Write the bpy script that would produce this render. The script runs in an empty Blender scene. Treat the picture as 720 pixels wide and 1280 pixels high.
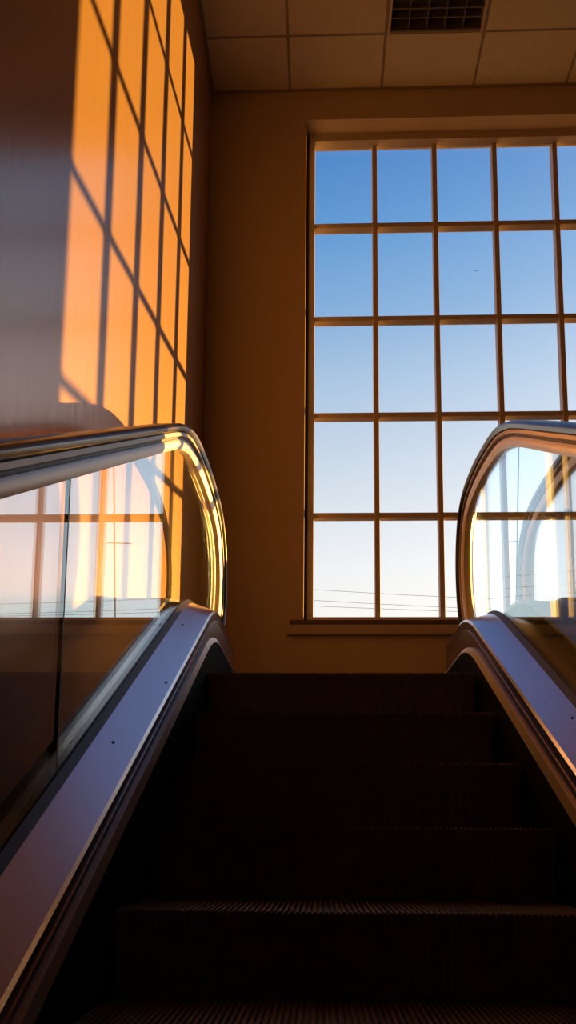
import bpy, bmesh, math, random
from mathutils import Vector, Matrix
random.seed(4)
C = bpy.context.scene.collection
S = 0.516                      # rise of the escalator per metre of run

# ------------------------------------------------------------------ helpers
def mat(name): 
    m = bpy.data.materials.new(name); m.use_nodes = True
    nt = m.node_tree; nt.nodes.clear()
    out = nt.nodes.new('ShaderNodeOutputMaterial')
    return m, nt, out

def N(nt, kind, **kw):
    n = nt.nodes.new(kind)
    for k, v in kw.items():
        if k.startswith('_'): setattr(n, k[1:], v)
        else: n.inputs[k.replace('__', ' ')].default_value = v
    return n

def principled(name, col, rough=.5, metal=0., spec=.5, noise=None, bump=None, var=.08, aniso=0., coat=0.):
    """plain procedural surface: colour mottled by noise, optional fine bump. noise=(sx,sy,sz) scale"""
    m, nt, out = mat(name); L = nt.links.new
    p = N(nt, 'ShaderNodeBsdfPrincipled', Roughness=rough, Metallic=metal)
    p.inputs['Specular IOR Level'].default_value = spec
    p.inputs['Coat Weight'].default_value = coat
    tc = N(nt, 'ShaderNodeTexCoord'); mp = N(nt, 'ShaderNodeMapping')
    L(tc.outputs['Object'], mp.inputs['Vector'])
    mp.inputs['Scale'].default_value = noise or (6, 6, 6)
    nz = N(nt, 'ShaderNodeTexNoise', Scale=1., Detail=4.)
    L(mp.outputs['Vector'], nz.inputs['Vector'])
    mix = N(nt, 'ShaderNodeMix', _data_type='RGBA')
    mix.inputs[6].default_value = tuple(c * (1 - var) for c in col) + (1,)
    mix.inputs[7].default_value = tuple(min(1, c * (1 + var)) for c in col) + (1,)
    L(nz.outputs['Fac'], mix.inputs[0]); L(mix.outputs[2], p.inputs['Base Color'])
    if bump:
        b = N(nt, 'ShaderNodeBump', Strength=bump, Distance=.01)
        L(nz.outputs['Fac'], b.inputs['Height']); L(b.outputs['Normal'], p.inputs['Normal'])
    L(p.outputs[0], out.inputs[0])
    return m

def glass_mat(name, f0, power, fmax, rough, trans, refl):
    """thin sheet glass: clear transmission plus a mirror reflection growing towards grazing angles"""
    m, nt, out = mat(name); L = nt.links.new
    lw = N(nt, 'ShaderNodeLayerWeight', Blend=.5)
    pw = N(nt, 'ShaderNodeMath', _operation='POWER'); pw.inputs[1].default_value = power
    L(lw.outputs['Facing'], pw.inputs[0])
    mr = N(nt, 'ShaderNodeMapRange'); mr.inputs['To Min'].default_value = f0; mr.inputs['To Max'].default_value = fmax
    L(pw.outputs[0], mr.inputs['Value'])
    mc = N(nt, 'ShaderNodeMix', _data_type='RGBA'); mc.inputs[6].default_value = (0, 0, 0, 1); mc.inputs[7].default_value = refl + (1,)
    L(mr.outputs[0], mc.inputs[0])
    g = N(nt, 'ShaderNodeBsdfGlossy', Roughness=rough); L(mc.outputs[2], g.inputs['Color'])
    t = N(nt, 'ShaderNodeBsdfTransparent', Color=trans + (1,))
    a = N(nt, 'ShaderNodeAddShader'); L(g.outputs[0], a.inputs[0]); L(t.outputs[0], a.inputs[1])
    L(a.outputs[0], out.inputs[0])
    return m

M = {}
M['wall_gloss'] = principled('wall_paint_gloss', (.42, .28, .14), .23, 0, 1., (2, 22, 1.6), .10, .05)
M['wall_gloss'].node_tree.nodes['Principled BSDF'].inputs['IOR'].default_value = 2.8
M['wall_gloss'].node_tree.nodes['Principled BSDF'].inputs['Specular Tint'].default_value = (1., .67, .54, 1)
M['wall'] = principled('wall_paint', (.53, .43, .32), .75, 0, .3, (3, 3, 3), None, .05)
M['tile'] = principled('ceiling_tile', (.62, .58, .50), .9, 0, .2, (14, 14, 14), .15, .08)
M['grid'] = principled('ceiling_grid', (.30, .26, .22), .5, 0, .3)
M['louver'] = principled('louver_metal', (.14, .12, .10), .5, .2)
M['fixture'] = principled('fixture_paint', (.55, .50, .52), .4)
M['frame'] = principled('window_paint', (.50, .42, .36), .5, 0, .3)
M['sill_dark'] = principled('sill_dark', (.12, .08, .06), .5)
M['floor'] = principled('floor_terrazzo', (.2, .16, .13), .4, 0, .4, (20, 20, 20), None, .2)
M['deck'] = principled('brushed_steel', (.66, .54, .58), .24, 1, .5, (60, 2, 60), .02, .05)
M['trim'] = principled('polished_steel', (.78, .70, .68), .22, 1, .5)
M['bronze'] = principled('bronze_panel', (.26, .19, .15), .3, .9, .5)
M['strip'] = principled('light_strip', (.88, .78, .76), .35, .7, .5)
M['skirt'] = principled('black_skirt', (.006, .006, .006), .7, 0, .05)
M['rubber'] = principled('black_rubber', (.03, .024, .028), .28, 0, .5)
M['gasket'] = principled('dark_gasket', (.05, .045, .05), .45, 0, .4)
M['seal'] = principled('joint_seal', (.03, .025, .022), .5)
M['alu'] = principled('satin_aluminium', (.86, .75, .70), .42, .45, .5)
M['guide'] = principled('steel_guide', (.42, .37, .34), .5, .9, .5)
M['dark'] = principled('dark_channel', (.035, .028, .026), .5, .2)
M['outer'] = principled('outer_deck_paint', (.10, .09, .085), .4, .4)
M['step'] = principled('step_grey', (.26, .205, .155), .6, .1, .3, (30, 30, 30), None, .4)
M['tread'] = principled('tread_black', (.16, .12, .09), .5, .2, .4, (30, 30, 30), None, .3)
M['eave'] = principled('eave_paint', (.34, .24, .27), .8)
M['wood'] = principled('pole_wood', (.10, .10, .12), .8)
M['wire'] = principled('wire', (.34, .34, .36), .8)
M['bird'] = principled('bird_feathers', (.12, .14, .2), .8)
M['screw'] = principled('screw_head', (.03, .03, .035), .4, .6)
M['glass'] = glass_mat('balustrade_glass', .03, 1.45, .52, .0, (.805, .805, .80), (.74, .91, 1.))
M['pane'] = glass_mat('window_glass', .01, 4., 1., .0, (.985, .985, .985), (.4, .4, .4))

def link(name, bm, m, parent=None, smooth=False, sharp=None):
    me = bpy.data.meshes.new(name); bmesh.ops.recalc_face_normals(bm, faces=bm.faces)
    bm.to_mesh(me); bm.free()
    for mm in (m if isinstance(m, (list, tuple)) else [m]): me.materials.append(mm)
    if smooth:
        for p in me.polygons: p.use_smooth = True
        if sharp: me.set_sharp_from_angle(angle=math.radians(sharp))
    o = bpy.data.objects.new(name, me); C.objects.link(o)
    if parent: o.parent = parent
    return o

def empty(name, loc, label, cat, group=None):
    o = bpy.data.objects.new(name, None); C.objects.link(o); o.location = loc
    o['label'] = label; o['category'] = cat
    if group: o['group'] = group
    return o

def tag(o, label, cat, group=None):
    o['label'] = label; o['category'] = cat
    if group: o['group'] = group
    return o

def struct(o): o['kind'] = 'structure'; return o

def box(bm, a, b):
    vs = [bm.verts.new((x, y, z)) for x in (a[0], b[0]) for y in (a[1], b[1]) for z in (a[2], b[2])]
    for f in ((0,1,3,2), (4,6,7,5), (0,4,5,1), (2,3,7,6), (0,2,6,4), (1,5,7,3)):
        bm.faces.new([vs[i] for i in f])

def bevel(bm, w, seg=2):
    bmesh.ops.bevel(bm, geom=list(bm.edges), offset=w, segments=seg, affect='EDGES', profile=.5)

def solid_loft(bm, rails):
    """rails: list of equal-length point lists forming a closed ring cross-section -> solid with end caps"""
    R = [[bm.verts.new(p) for p in r] for r in rails]; n = len(R)
    for i in range(n):
        a, b = R[i], R[(i + 1) % n]
        for k in range(len(a) - 1): bm.faces.new((a[k], a[k+1], b[k+1], b[k]))
    bm.faces.new([r[0] for r in R]); bm.faces.new([r[-1] for r in reversed(R)])

# ------------------------------------------------------------------ the setting
XW, XE, YB, YE = -.735, 5.2, -7.0, 5.126
ZC, ZF, ZL = 4.873, -3.3, .605
TH = .25
WX0, WW, WZ0, WH = -.05, .3986, 1.336, .6701       # glazing grid
YG = 5.338
OX0, OX1, OZ0, OZ1 = -.107, 2.0, 1.285, 4.66       # opening in the end wall

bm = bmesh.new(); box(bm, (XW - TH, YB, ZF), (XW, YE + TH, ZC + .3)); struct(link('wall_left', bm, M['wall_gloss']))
bm = bmesh.new()
box(bm, (XW, YE, ZF), (OX0, YE + TH + .02, ZC + .3)); box(bm, (OX1, YE, ZF), (XE, YE + TH + .02, ZC + .3))
box(bm, (OX0, YE, ZF), (OX1, YE + TH + .02, OZ0)); box(bm, (OX0, YE, OZ1), (OX1, YE + TH + .02, ZC + .3))
struct(link('wall_front', bm, M['wall']))
bm = bmesh.new(); box(bm, (XE, YB, ZF), (XE + TH, YE + TH, ZC + .3)); struct(link('wall_right', bm, M['wall']))
bm = bmesh.new(); box(bm, (XW - TH, YB - TH, ZF), (XE + TH, YB, ZC + .3)); struct(link('wall_back', bm, M['wall']))
bm = bmesh.new(); box(bm, (XW - TH, YB - TH, ZF - .2), (XE + TH, YE + TH, ZF)); struct(link('floor', bm, M['floor']))
bm = bmesh.new(); box(bm, (XW, 3.62, ZL - .3), (XE, YE, ZL)); struct(link('floor_landing', bm, M['floor']))

# ceiling: slab, tiles and the grid between them
TX0, TP = -.215, .6
YR = YE - .4088                                     # first cross line in front of the window wall
LX0, LX1, LY0, LY1 = TX0 + TP, TX0 + 2 * TP, YR - TP, YR      # the bay of the light
bm = bmesh.new(); box(bm, (XW - TH, YB - TH, ZC + .2), (XE + TH, YE + TH, ZC + .4)); 
xs = [XW] + [TX0 + TP * k for k in range(0, 9)] + [XE]
ys = [YE] + [YR - TP * k for k in range(0, 20)]
g = .009
for i in range(len(xs) - 1):
    for j in range(len(ys) - 1):
        if abs(xs[i] - LX0) < .01 and abs(ys[j] - LY1) < .01: continue
        box(bm, (xs[i] + g, ys[j+1] + g, ZC), (xs[i+1] - g, ys[j] - g, ZC + .02))
struct(link('ceiling', bm, M['tile']))
bm = bmesh.new()
for x in xs[1:-1]: box(bm, (x - .012, YB, ZC + .004), (x + .012, YE, ZC + .03))
for y in ys[1:]: box(bm, (XW, y - .012, ZC + .0045), (XE, y + .012, ZC + .0295))
box(bm, (XW, YE - .022, ZC - .003), (XE, YE, ZC + .03)); box(bm, (XW, YB, ZC - .002), (XW + .02, YE, ZC + .03))
struct(link('trim_1', bm, M['grid']))

# recessed louvre light
lt = empty('ceiling_light', ((LX0 + LX1) / 2, (LY0 + LY1) / 2, ZC), 'unlit square ceiling light with dark louvre grid set between tan ceiling tiles', 'ceiling light')
def rel(bm, p): bmesh.ops.translate(bm, verts=bm.verts, vec=(-p.location[0], -p.location[1], -p.location[2])); return bm
t = .014
for side, a, b in ((1, (LX0 + .012, LY0), (LX0 + .012 + t, LY1)), (1, (LX1 - .012 - t, LY0), (LX1 - .012, LY1)), (0, (LX0 + .026, LY0 + .012), (LX1 - .026, LY0 + .012 + t)), (0, (LX0 + .026, LY1 - .012 - t), (LX1 - .026, LY1 - .012))):
    bm = bmesh.new(); box(bm, (a[0], a[1], ZC - .006), (b[0], b[1], ZC + .11)); link('light_frame' if side else 'louver_rim', rel(bm, lt), M['fixture' if side else 'louver'], lt)
bm = bmesh.new(); box(bm, (LX0 + .012, LY0 + .012, ZC + .11), (LX1 - .012, LY1 - .012, ZC + .12)); link('light_housing', rel(bm, lt), M['louver'], lt)
for k in range(1, 5):
    x = LX0 + .026 + (LX1 - LX0 - .052) * k / 5
    bm = bmesh.new(); box(bm, (x - .003, LY0 + .026, ZC + .002), (x + .003, LY1 - .026, ZC + .06)); link('louver_blade', rel(bm, lt), M['louver'], lt)
for k in range(1, 9):
    y = LY0 + .026 + (LY1 - LY0 - .052) * k / 9
    bm = bmesh.new(); box(bm, (LX0 + .026, y - .004, ZC + .012), (LX1 - .026, y + .004, ZC + .05)); link('louver_blade', rel(bm, lt), M['louver'], lt)

# ------------------------------------------------------------------ window
W = bpy.data.objects.new('window_1', None); C.objects.link(W); W.location = (.95, YG, WZ0); struct(W)
X1, Z1 = WX0 + 5 * WW, WZ0 + 5 * WH
FY0, FY1 = YG - .095, YG + .03
bm = bmesh.new()
fw = .034
box(bm, (OX0 + .02, FY0, OZ0), (WX0, FY1, OZ1)); box(bm, (X1, FY0, OZ0), (OX1, FY1, OZ1))
box(bm, (WX0, FY0, OZ0), (X1, FY1, WZ0 - .0)); box(bm, (WX0, FY0, 4.605), (X1, FY1 - .05, OZ1 + .04))
link('window_frame', rel(bm, W), M['frame'], W)
bm = bmesh.new(); box(bm, (OX0, FY0 + .04, OZ0), (OX0 + .02, FY1, OZ1)); link('frame_seal', rel(bm, W), M['sill_dark'], W)
b = .0165
for k in range(1, 5):
    bm = bmesh.new(); x = WX0 + WW * k; box(bm, (x - b, YG - .05, WZ0), (x + b, YG + .02, Z1 - .028)); bevel(bm, .004); link('mullion', rel(bm, W), M['frame'], W)
for k in range(1, 5):
    bm = bmesh.new(); z = WZ0 + WH * k; box(bm, (WX0, YG - .046, z - b), (X1, YG + .02, z + b)); bevel(bm, .004); link('transom', rel(bm, W), M['frame'], W)
bm = bmesh.new(); box(bm, (WX0 - .01, YG + .004, WZ0 - .01), (X1 + .01, YG + .010, Z1 + .01)); link('window_pane', rel(bm, W), M['pane'], W)
# stool and apron under it
bm = bmesh.new(); box(bm, (-.19, YE - .02, 1.252), (2.1, YE + .12, 1.2849)); bevel(bm, .004); struct(link('trim_2', bm, M['sill_dark']))
bm = bmesh.new(); box(bm, (-.205, YE - .035, 1.192), (2.115, YE, 1.252)); bevel(bm, .006); struct(link('trim_3', bm, M['frame']))
# eave of the roof outside
bm = bmesh.new(); box(bm, (-.6, YE + TH + .04, 4.775), (2.6, YE + TH + .12, 5.05)); struct(link('trim_4', bm, M['eave']))

# ------------------------------------------------------------------ escalator
def path(H, zt, bend, yend, y0=-4.2, n=10, nb=14):
    """line z = S*y - H bending into the level z = zt, as (y, z) points"""
    yc = (zt + H) / S; a, c = yc - bend, yc + bend
    P = [(y0 + (a - y0) * k / n, S * (y0 + (a - y0) * k / n) - H) for k in range(n)]
    p0, p1, p2 = (a, S * a - H), (yc, zt), (c, zt)
    for k in range(nb + 1):
        t = k / nb; w0, w1, w2 = (1-t)**2, 2*t*(1-t), t*t
        P.append((w0*p0[0] + w1*p1[0] + w2*p2[0], w0*p0[1] + w1*p1[1] + w2*p2[1]))
    for k in range(1, 6): P.append((c + (yend - c) * k / 5, zt))
    return P
def at(x, P): return [(x, y, z) for y, z in P]

def catmull(P, k=6):
    out = []
    for i in range(len(P) - 1):
        p0 = P[max(i-1, 0)]; p1 = P[i]; p2 = P[i+1]; p3 = P[min(i+2, len(P)-1)]
        for j in range(k):
            t = j / k
            out.append(tuple(.5*((2*p1[q]) + (-p0[q]+p2[q])*t + (2*p0[q]-5*p1[q]+4*p2[q]-p3[q])*t*t + (-p0[q]+3*p1[q]-3*p2[q]+p3[q])*t**3) for q in (0, 1)))
    out.append(P[-1]); return out
def rail_path(squeeze):
    P = [(y, S * y - .052) for y in (-4.2, -2., 0., 1.2, 2.0, 2.45)] + [(2.80, 1.392), (2.98, 1.476), (3.2, 1.55), (3.5, 1.594), (3.8, 1.604), (4.03, 1.59), (4.19, 1.545), (4.30, 1.455), (4.355, 1.34), (4.362, 1.22), (4.33, 1.10), (4.27, 1.0), (4.20, .92), (4.15, .87)]
    P = [(y if y < 3.5 else 3.5 + (y - 3.5) * squeeze, z) for y, z in P]
    return catmull(P)
def offset(P, v):
    """shift a path by v towards its inside (right-hand side of travel)"""
    out = []
    for i in range(len(P)):
        a = P[max(i-1, 0)]; c = P[min(i+1, len(P)-1)]
        d = Vector((c[0]-a[0], c[1]-a[1])).normalized()
        out.append((P[i][0] + d.y * v, P[i][1] - d.x * v))
    return out
def sweep(bm, xc, P, prof):
    solid_loft(bm, [[(xc + u, y, z) for y, z in offset(P, v)] for u, v in prof])

def balustrade(parent, X, sgn, Hd, Xd, Hg, Xg, Hs, Xs, zt_d, zt_g, zt_s, squeeze, joints):
    """sgn = +1: the steps lie on the +X side of this glass"""
    P = rail_path(squeeze); YEND = 4.20 if sgn > 0 else 4.06
    # hand rail, steel guide, channel, frame
    bm = bmesh.new()
    sweep(bm, X, P, [(-.040, .020), (-.043, .012), (-.038, .004), (-.026, 0), (.026, 0), (.038, .004), (.043, .012), (.040, .020), (.034, .026), (.024, .024), (-.024, .024), (-.034, .026)])
    link('handrail', bm, M['rubber'], parent, True, 50)
    bm = bmesh.new(); sweep(bm, X, P, [(-.024, .0242), (.024, .0242), (.030, .031), (.030, .042), (.024, .046), (-.024, .046), (-.030, .042), (-.030, .031)]); link('handrail_guide', bm, M['guide'], parent, True, 40)
    bm = bmesh.new(); sweep(bm, X, P, [(-.018, .0462), (.018, .0462), (.018, .054), (-.018, .054)]); link('guide_channel', bm, M['dark'], parent, True, 40)
    bm = bmesh.new(); sweep(bm, X, P, [(-.021, .0542), (.021, .0542), (.024, .060), (.023, .074), (.015, .088), (-.015, .088), (-.023, .074), (-.024, .060)]); link('balustrade_frame', bm, M['alu'], parent, True, 50)
    # deck, its bright edge, the bronze side, the light strip and the black skirt below
    s = sgn
    pg = path(Hg, zt_g, .24, YEND + .0); pd = path(Hd, zt_d, .2, YEND)
    def strip(name, m, a, c, depth=(0, -.012), smooth=True):
        bm = bmesh.new(); (xa, pa), (xc, pc) = a, c
        dx, dz = depth
        solid_loft(bm, [at(xa, pa), at(xc, pc), [(xc + dx, y, z + dz) for y, z in pc], [(xa + dx, y, z + dz) for y, z in pa]])
        return link(name, bm, m, parent, smooth, 35)
    deck = strip('inner_deck', M['deck'], (Xg, pg), (Xd, pd))
    e1 = path(Hd + .008, zt_d - .008, .2, YEND); x1 = Xd + s * .005
    strip('deck_edge', M['trim'], (Xd, pd), (x1, e1), (-s * .006, -.004))
    d = Hs - Hd; dz = zt_d - zt_s
    def q(f): return path(Hd + d * f, zt_d - dz * {.42: .22, .425: .225, .455: .26, .46: .27, .70: .93, .71: .94}.get(f, f), .2, YEND)
    xm = Xd - s * .002
    strip('side_panel', M['bronze'], (x1 - s * .004, q(.09)), (xm, q(.42)), (-s * .006, 0))
    strip('side_bead', M['trim'], (xm + s * .003, q(.425)), (xm + s * .003, q(.455)), (-s * .008, 0))
    strip('side_panel', M['bronze'], (xm, q(.46)), (xm + s * .001, q(.70)), (-s * .006, 0))
    strip('skirt_strip', M['strip'], (Xs - s * .004, q(.71)), (Xs, q(1.)), (-s * .012, 0))
    bm = bmesh.new(); lo = path(Hs + .45, ZL - .04, .2, YEND - .12); up = path(Hs + .002, zt_s - .002, .2, YEND - .12)
    solid_loft(bm, [at(Xs - s*.003, up), at(Xs - s*.003, lo), at(Xs - s*.02, lo), at(Xs - s*.02, up)]); link('skirt_panel', bm, M['skirt'], parent)
    # gasket, glass, newel base, outer deck
    g2 = path(Hg - .016, zt_g + .012, .24, YEND + .0)
    bm = bmesh.new(); xa, xb = Xg, X + s * .0055
    solid_loft(bm, [at(xa, pg), at(xb, g2), [(xb, y, z - .05) for y, z in g2], [(xa, y, z - .05) for y, z in pg]]); link('glass_gasket', bm, M['gasket'], parent, True, 35)
    top = [p for p in offset(P, .086)]
    base = path(Hg, zt_g - .01, .24, YEND + .02, n=30)
    def base_z(y):
        for (ya, za), (yb, zb) in zip(base, base[1:]):
            if ya <= y <= yb: return za + (zb - za) * (y - ya) / max(1e-6, yb - ya)
        return base[-1][1]
    ymax_i = max(range(len(top)), key=lambda i: top[i][0])
    upper, ret = top[:ymax_i + 1], [p for p in top[ymax_i + 1:] if p[1] > zt_g + .02]
    def interp(y):
        for a, c in zip(upper, upper[1:]):
            if a[0] <= y <= c[0]: return a[1] + (c[1] - a[1]) * (y - a[0]) / max(1e-6, c[0] - a[0])
        return upper[-1][1]
    cuts = [-4.1] + joints + [None]
    for y0, y1 in zip(cuts, cuts[1:]):
        last = y1 is None
        ya = y0 + .0015; yb = (y1 - .0015) if not last else 99
        poly = [(ya, interp(ya))] + [p for p in upper if ya < p[0] < yb]
        if last: poly += ret + [(ret[-1][0], zt_g - .01)]; yb = ret[-1][0]
        else: poly += [(yb, interp(yb))]
        lowpts = [p for p in base if ya < p[0] < yb]
        if not last: poly.append((yb, base_z(yb)))
        poly += list(reversed(lowpts)) + [(ya, base_z(ya))]
        bm = bmesh.new()
        A = [bm.verts.new((X - .004, y, z)) for y, z in poly]; B = [bm.verts.new((X + .004, y, z)) for y, z in poly]
        n = len(poly); bm.faces.new(A); bm.faces.new(list(reversed(B)))
        for i in range(n): bm.faces.new((A[i], B[i], B[(i+1) % n], A[(i+1) % n]))
        link('glass_panel', bm, M['glass'], parent)
        if not last:
            bm = bmesh.new(); zb, zt = base_z(y1), interp(y1); box(bm, (X - .0042, y1 - .0035, zb), (X + .0042, y1 + .0035, zt)); link('joint_seal', bm, M['seal'], parent)
    bm = bmesh.new(); box(bm, (X - .048, YEND - .01, ZL), (X + .048, ret[-1][0] + .10, zt_g - .02)); bevel(bm, .012); link('newel_base', bm, M['bronze'], parent)
    po = path(.70, zt_g - .06, .22, YEND); xo = X - s * .168; xi = X - s * .006
    lo = path(1.5, ZL, .2, YEND)
    bm = bmesh.new(); solid_loft(bm, [at(xi, po), at(xo, po), at(xo, lo), at(xo + s*.01, lo), [(xo + s*.01, y, z - .012) for y, z in po], [(xi, y, z - .012) for y, z in po]])
    link('outer_deck', bm, M['outer'], parent, False)
    return deck

def step_meshes(W_):
    """one ridged step: riser with vertical cleats, tread with cleats running back; nosing at the origin"""
    pitch, gd = .0118, .0055
    n = int(W_ / pitch); xs_ = []
    for i in range(n):
        x = -W_ / 2 + i * pitch
        xs_ += [(x, 0), (x + pitch * .48, 0), (x + pitch * .52, 1), (x + pitch * .98, 1)]
    # riser: curved, falling forward under the nosing
    bm = bmesh.new(); rows = []
    prof = [(0.000, 0.), (.003, -.012), (.014, -.05), (.024, -.1), (.030, -.15), (.032, -.225)]
    for (y, z) in prof:
        rows.append([bm.verts.new((x, y + gd * gflag, z - (.004 * gflag if z == 0 else 0))) for x, gflag in xs_])
    for a, b2 in zip(rows, rows[1:]):
        for i in range(len(a) - 1): bm.faces.new((a[i], a[i+1], b2[i+1], b2[i]))
    riser = bm
    bm = bmesh.new(); rows = []
    for y in (0., .06, .2, .37):
        rows.append([bm.verts.new((x, y + (gd if y == 0 and f else 0), -.007 * f)) for x, f in xs_])
    for a, b2 in zip(rows, rows[1:]):
        for i in range(len(a) - 1): bm.faces.new((a[i], a[i+1], b2[i+1], b2[i]))
    box(bm, (-W_/2, .01, -.03), (W_/2, .37, -.0075))
    return riser, bm

def fine(o):
    m = o.modifiers.new('b', 'BEVEL'); m.width = .001

E1 = empty('escalator', (.07, 3.3, ZL), 'escalator with black ridged steps climbing between two glass balustrades to the window landing', 'escalator')
inv = E1.location.copy()
dl = balustrade(E1, -.526, +1, .845, -.429, .785, -.505, .960, -.419, .925, .94, .786, 1.0, [-1.6, .1, 1.72])
dr = balustrade(E1, .69, -1, .89, .583, .85, .668, 1.012, .572, .895, .915, .753, .745, [-1.6, .1, 1.8])
# steps
zs = [-.312, -.146, .028, .213, .407, .603]
rb, tb = step_meshes(.98)
proto = link('step', rb, M['step'], E1); tread = link('step_tread', tb, M['tread'], proto)
pos = [(1.46 + .345 * i, z) for i, z in enumerate(zs)] + [(1.46 - .345 * k, -.312 - .166 * k) for k in range(1, 6)]
for i, (y, z) in enumerate(pos):
    o = proto
    if i: 
        o = proto.copy(); C.objects.link(o); c = tread.copy(); C.objects.link(c); c.parent = o
    o.location = (.0747, y, z)
# comb plate at the landing
bm = bmesh.new(); box(bm, (-.39, 3.22, ZL - .03), (.535, 3.63, ZL - .003)); link('comb_plate', bm, M['trim'], E1)
# filler between the outer deck and the wall
po = path(.705, .86, .22, 3.965)
bm = bmesh.new(); solid_loft(bm, [at(-.697, po), at(-.7345, po), [(-.7345, y, z - .02) for y, z in po], [(-.697, y, z - .02) for y, z in po]]); link('wall_filler', bm, M['outer'], E1)
# children were modelled in world space: bring them into the escalator's own frame
for o in E1.children: o.location = o.location - inv

E2 = empty('escalator', inv + Vector((1.556, 0, 0)), 'neighbouring escalator glimpsed through the right-hand glass, only its near hand rail end showing', 'escalator')
for o in list(E1.children):
    if o.name.startswith('wall_filler'): continue
    c = o.copy(); C.objects.link(c); c.parent = E2
    for g_ in o.children:
        d_ = g_.copy(); C.objects.link(d_); d_.parent = c

# ------------------------------------------------------------------ camera (also used to set out far things)
pitch, roll, yaw, CY, F = .1539, .0086, -.038, 876.6372, 1100.
cp, sp, cr, sr, cyw, syw = math.cos(pitch), math.sin(pitch), math.cos(roll), math.sin(roll), math.cos(yaw), math.sin(yaw)
fwd = Vector((syw * cp, cyw * cp, sp)); rt = Vector((cyw, -syw, 0)); up = rt.cross(fwd)
r2 = cr * rt + sr * up; u2 = -sr * rt + cr * up
cam = bpy.data.objects.new('camera', bpy.data.cameras.new('camera')); C.objects.link(cam)
cam.matrix_world = Matrix((( r2.x, u2.x, -fwd.x, 0), (r2.y, u2.y, -fwd.y, 0), (r2.z, u2.z, -fwd.z, 0), (0, 0, 0, 1)))
cam.data.sensor_width = 36; cam.data.lens = F / 1280 * 36; cam.data.shift_y = (CY - 640) / 1280
cam.data.clip_start = .02; cam.data.clip_end = 2000
bpy.context.scene.camera = cam
def sight(px, py, Y):
    d = fwd + r2 * ((px - 360) / F) - u2 * ((py - CY) / F)
    return d * (Y / d.y)

# screws on the decks
def screw(deck, p, r, parent_loc):
    bm = bmesh.new(); bmesh.ops.create_cone(bm, cap_ends=True, segments=14, radius1=r, radius2=r * .7, depth=.003)
    o = link('screw', bm, M['screw'], deck); o.location = p
    nv = Vector((parent_loc * .49, -S, 1)).normalized(); o.rotation_euler = nv.to_track_quat('Z', 'Y').to_euler()
def deck_pt(sgn, y, f):
    if sgn > 0: xg, hg, xd, hd = -.505, .785, -.429, .845
    else: xg, hg, xd, hd = .668, .85, .583, .89
    x = xg + (xd - xg) * f; h = hg + (hd - hg) * f
    return Vector((x, y, S * y - h + .001))
for y, f in ((1.98, .42), (2.46, .82), (2.97, .30)): screw(dl, deck_pt(1, y, f), .0045, 1)
for y, f in ((2.27, .26), (1.5, .5)): screw(dr, deck_pt(-1, y, f), .004, -1)

# ------------------------------------------------------------------ far things outside
def tube(bm, P, r, seg=6):
    rings = []
    for i, p in enumerate(P):
        a, c = P[max(i-1, 0)], P[min(i+1, len(P)-1)]; d = (c - a).normalized()
        s1 = d.cross(Vector((0, 0, 1)) if abs(d.z) < .9 else Vector((1, 0, 0))).normalized(); s2 = d.cross(s1)
        rings.append([bm.verts.new(p + (s1 * math.cos(2*math.pi*k/seg) + s2 * math.sin(2*math.pi*k/seg)) * r) for k in range(seg)])
    for a, c in zip(rings, rings[1:]):
        for k in range(seg): bm.faces.new((a[k], a[(k+1) % seg], c[(k+1) % seg], c[k]))
    bm.faces.new(rings[0]); bm.faces.new(list(reversed(rings[-1])))
YP = 60.
top_, bot_ = sight(648.5, 556, YP), sight(644.5, 790, YP)
foot = bot_ + (bot_ - top_) * ((-4 - bot_.z) / (bot_.z - top_.z) * -1 if False else 0)
dirn = (bot_ - top_); foot = top_ + dirn * ((top_.z + 4) / (top_.z - bot_.z))
pole = empty('utility_pole', foot, 'thin dark utility pole with one crossarm beyond the window, seen through right glass', 'utility pole')
bm = bmesh.new(); tube(bm, [foot, top_], .05, 10); link('pole_shaft', rel(bm, pole), M['wood'], pole)
a, c = sight(624, 677.5, YP), sight(656, 676.5, YP)
bm = bmesh.new(); tube(bm, [a, c], .035, 8); link('crossarm', rel(bm, pole), M['wood'], pole)
for k, (y0, y1, nm) in enumerate(((737, 745.5, 'uppermost of the three thin power lines sagging across the bottom window panes'), (750.5, 758.5, 'middle one of the three thin power lines low in the window'), (757.5, 763.5, 'lowest of the three thin power lines just above the window sill'))):
    bm = bmesh.new(); pts = []
    for i in range(25):
        px = -250 + 1300 * i / 24; t = (px - 394) / 150
        py = y0 + (y1 - y0) * t - .55 * t * (t - 1) * 1.2 * (1 if t < 3 else 1)
        py = y0 + (y1 - y0) * (1.15 * t - .15 * t * t) if t <= 3 else y0 + (y1 - y0) * 2.1
        pts.append(sight(px, py, YP + 3))
    tube(bm, pts, .014); w = link('power_line', bm, M['wire']); tag(w, nm, 'power line', 'power lines outside the window')
# distant bird
bp = sight(595, 338.5, 40)
bm = bmesh.new(); s_ = .1
rows = []
for x, z, y in ((-1, -.15, .1), (-.5, .2, 0), (0, .02, -.05), (.5, .22, 0), (1, -.1, .1)):
    w_ = .12 + .12 * (1 - abs(x))
    rows.append([bm.verts.new((x * s_, (y + w_) * s_, z * s_)), bm.verts.new((x * s_, y * s_, (z + .12) * s_)), bm.verts.new((x * s_, (y - w_) * s_, z * s_)), bm.verts.new((x * s_, y * s_, (z - .12) * s_))])
for a, c in zip(rows, rows[1:]):
    for k in range(4): bm.faces.new((a[k], a[(k+1) % 4], c[(k+1) % 4], c[k]))
bm.faces.new(rows[0]); bm.faces.new(list(reversed(rows[-1])))
bd = link('bird', bm, M['bird']); bd.location = bp; tag(bd, 'tiny dark bird gliding in the blue sky beyond the window', 'bird')

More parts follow.
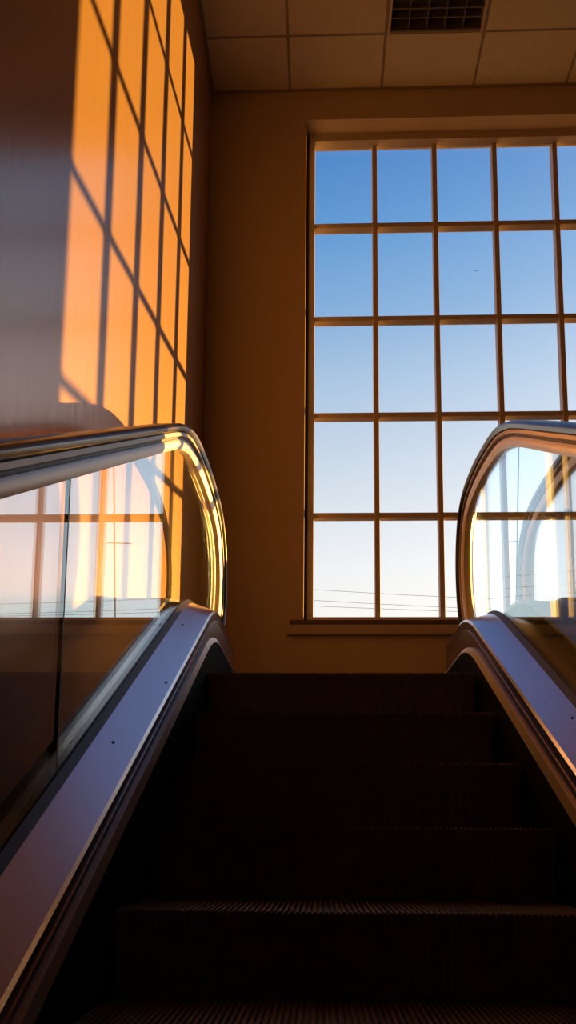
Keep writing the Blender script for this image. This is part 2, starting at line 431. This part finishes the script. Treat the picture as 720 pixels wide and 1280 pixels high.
# ------------------------------------------------------------------ light
sun_dir = Vector((-1, -1.149, -.279)).normalized()
sl = bpy.data.lights.new('sun', 'SUN'); sl.energy = 14.5; sl.color = (1., .46, .075); sl.angle = math.radians(.6)
so = bpy.data.objects.new('sun', sl); C.objects.link(so); so.rotation_euler = sun_dir.to_track_quat('-Z', 'Y').to_euler()
so.location = (10, 15, 8)

wd = bpy.data.worlds.new('sky'); bpy.context.scene.world = wd; wd.use_nodes = True
nt = wd.node_tree; nt.nodes.clear(); L = nt.links.new
out = nt.nodes.new('ShaderNodeOutputWorld'); bg = N(nt, 'ShaderNodeBackground', Strength=1.0)
tc = N(nt, 'ShaderNodeTexCoord'); sx = N(nt, 'ShaderNodeSeparateXYZ'); L(tc.outputs['Generated'], sx.inputs[0])
ramp = N(nt, 'ShaderNodeValToRGB'); L(sx.outputs['Z'], ramp.inputs['Fac'])
def lin(c): return tuple(((v/255 + .055) / 1.055) ** 2.4 if v > 10 else v/255/12.92 for v in c) + (1,)
stops = [(0., (70, 55, 45)), (.012, (72, 57, 47)), (.02, (250, 240, 225)), (.235, (248, 246, 238)), (.30, (236, 239, 242)), (.36, (216, 226, 236)), (.42, (192, 210, 230)), (.48, (165, 195, 225)), (.54, (125, 172, 218)), (.60, (88, 152, 212)), (.66, (62, 130, 200)), (1., (35, 90, 165))]
cr_ = ramp.color_ramp
while len(cr_.elements) < len(stops): cr_.elements.new(.5)
for e, (p, c) in zip(cr_.elements, stops): e.position = p; e.color = lin(c)
dt = N(nt, 'ShaderNodeVectorMath', _operation='DOT_PRODUCT'); L(tc.outputs['Generated'], dt.inputs[0]); dt.inputs[1].default_value = -sun_dir
mx = N(nt, 'ShaderNodeMath', _operation='MAXIMUM'); L(dt.outputs['Value'], mx.inputs[0]); mx.inputs[1].default_value = 0
pw = N(nt, 'ShaderNodeMath', _operation='POWER'); L(mx.outputs[0], pw.inputs[0]); pw.inputs[1].default_value = 7.
ml = N(nt, 'ShaderNodeMix', _data_type='RGBA', _blend_type='ADD'); L(pw.outputs[0], ml.inputs[0]); L(ramp.outputs[0], ml.inputs[6]); ml.inputs[7].default_value = (.42, .36, .30, 1)
L(ml.outputs[2], bg.inputs[0]); L(bg.outputs[0], out.inputs[0])

sc = bpy.context.scene
sc.view_settings.view_transform = 'Standard'; sc.view_settings.look = 'None'
sc.view_settings.exposure = 0.; sc.view_settings.gamma = 1.; sc.view_settings.use_curve_mapping = False
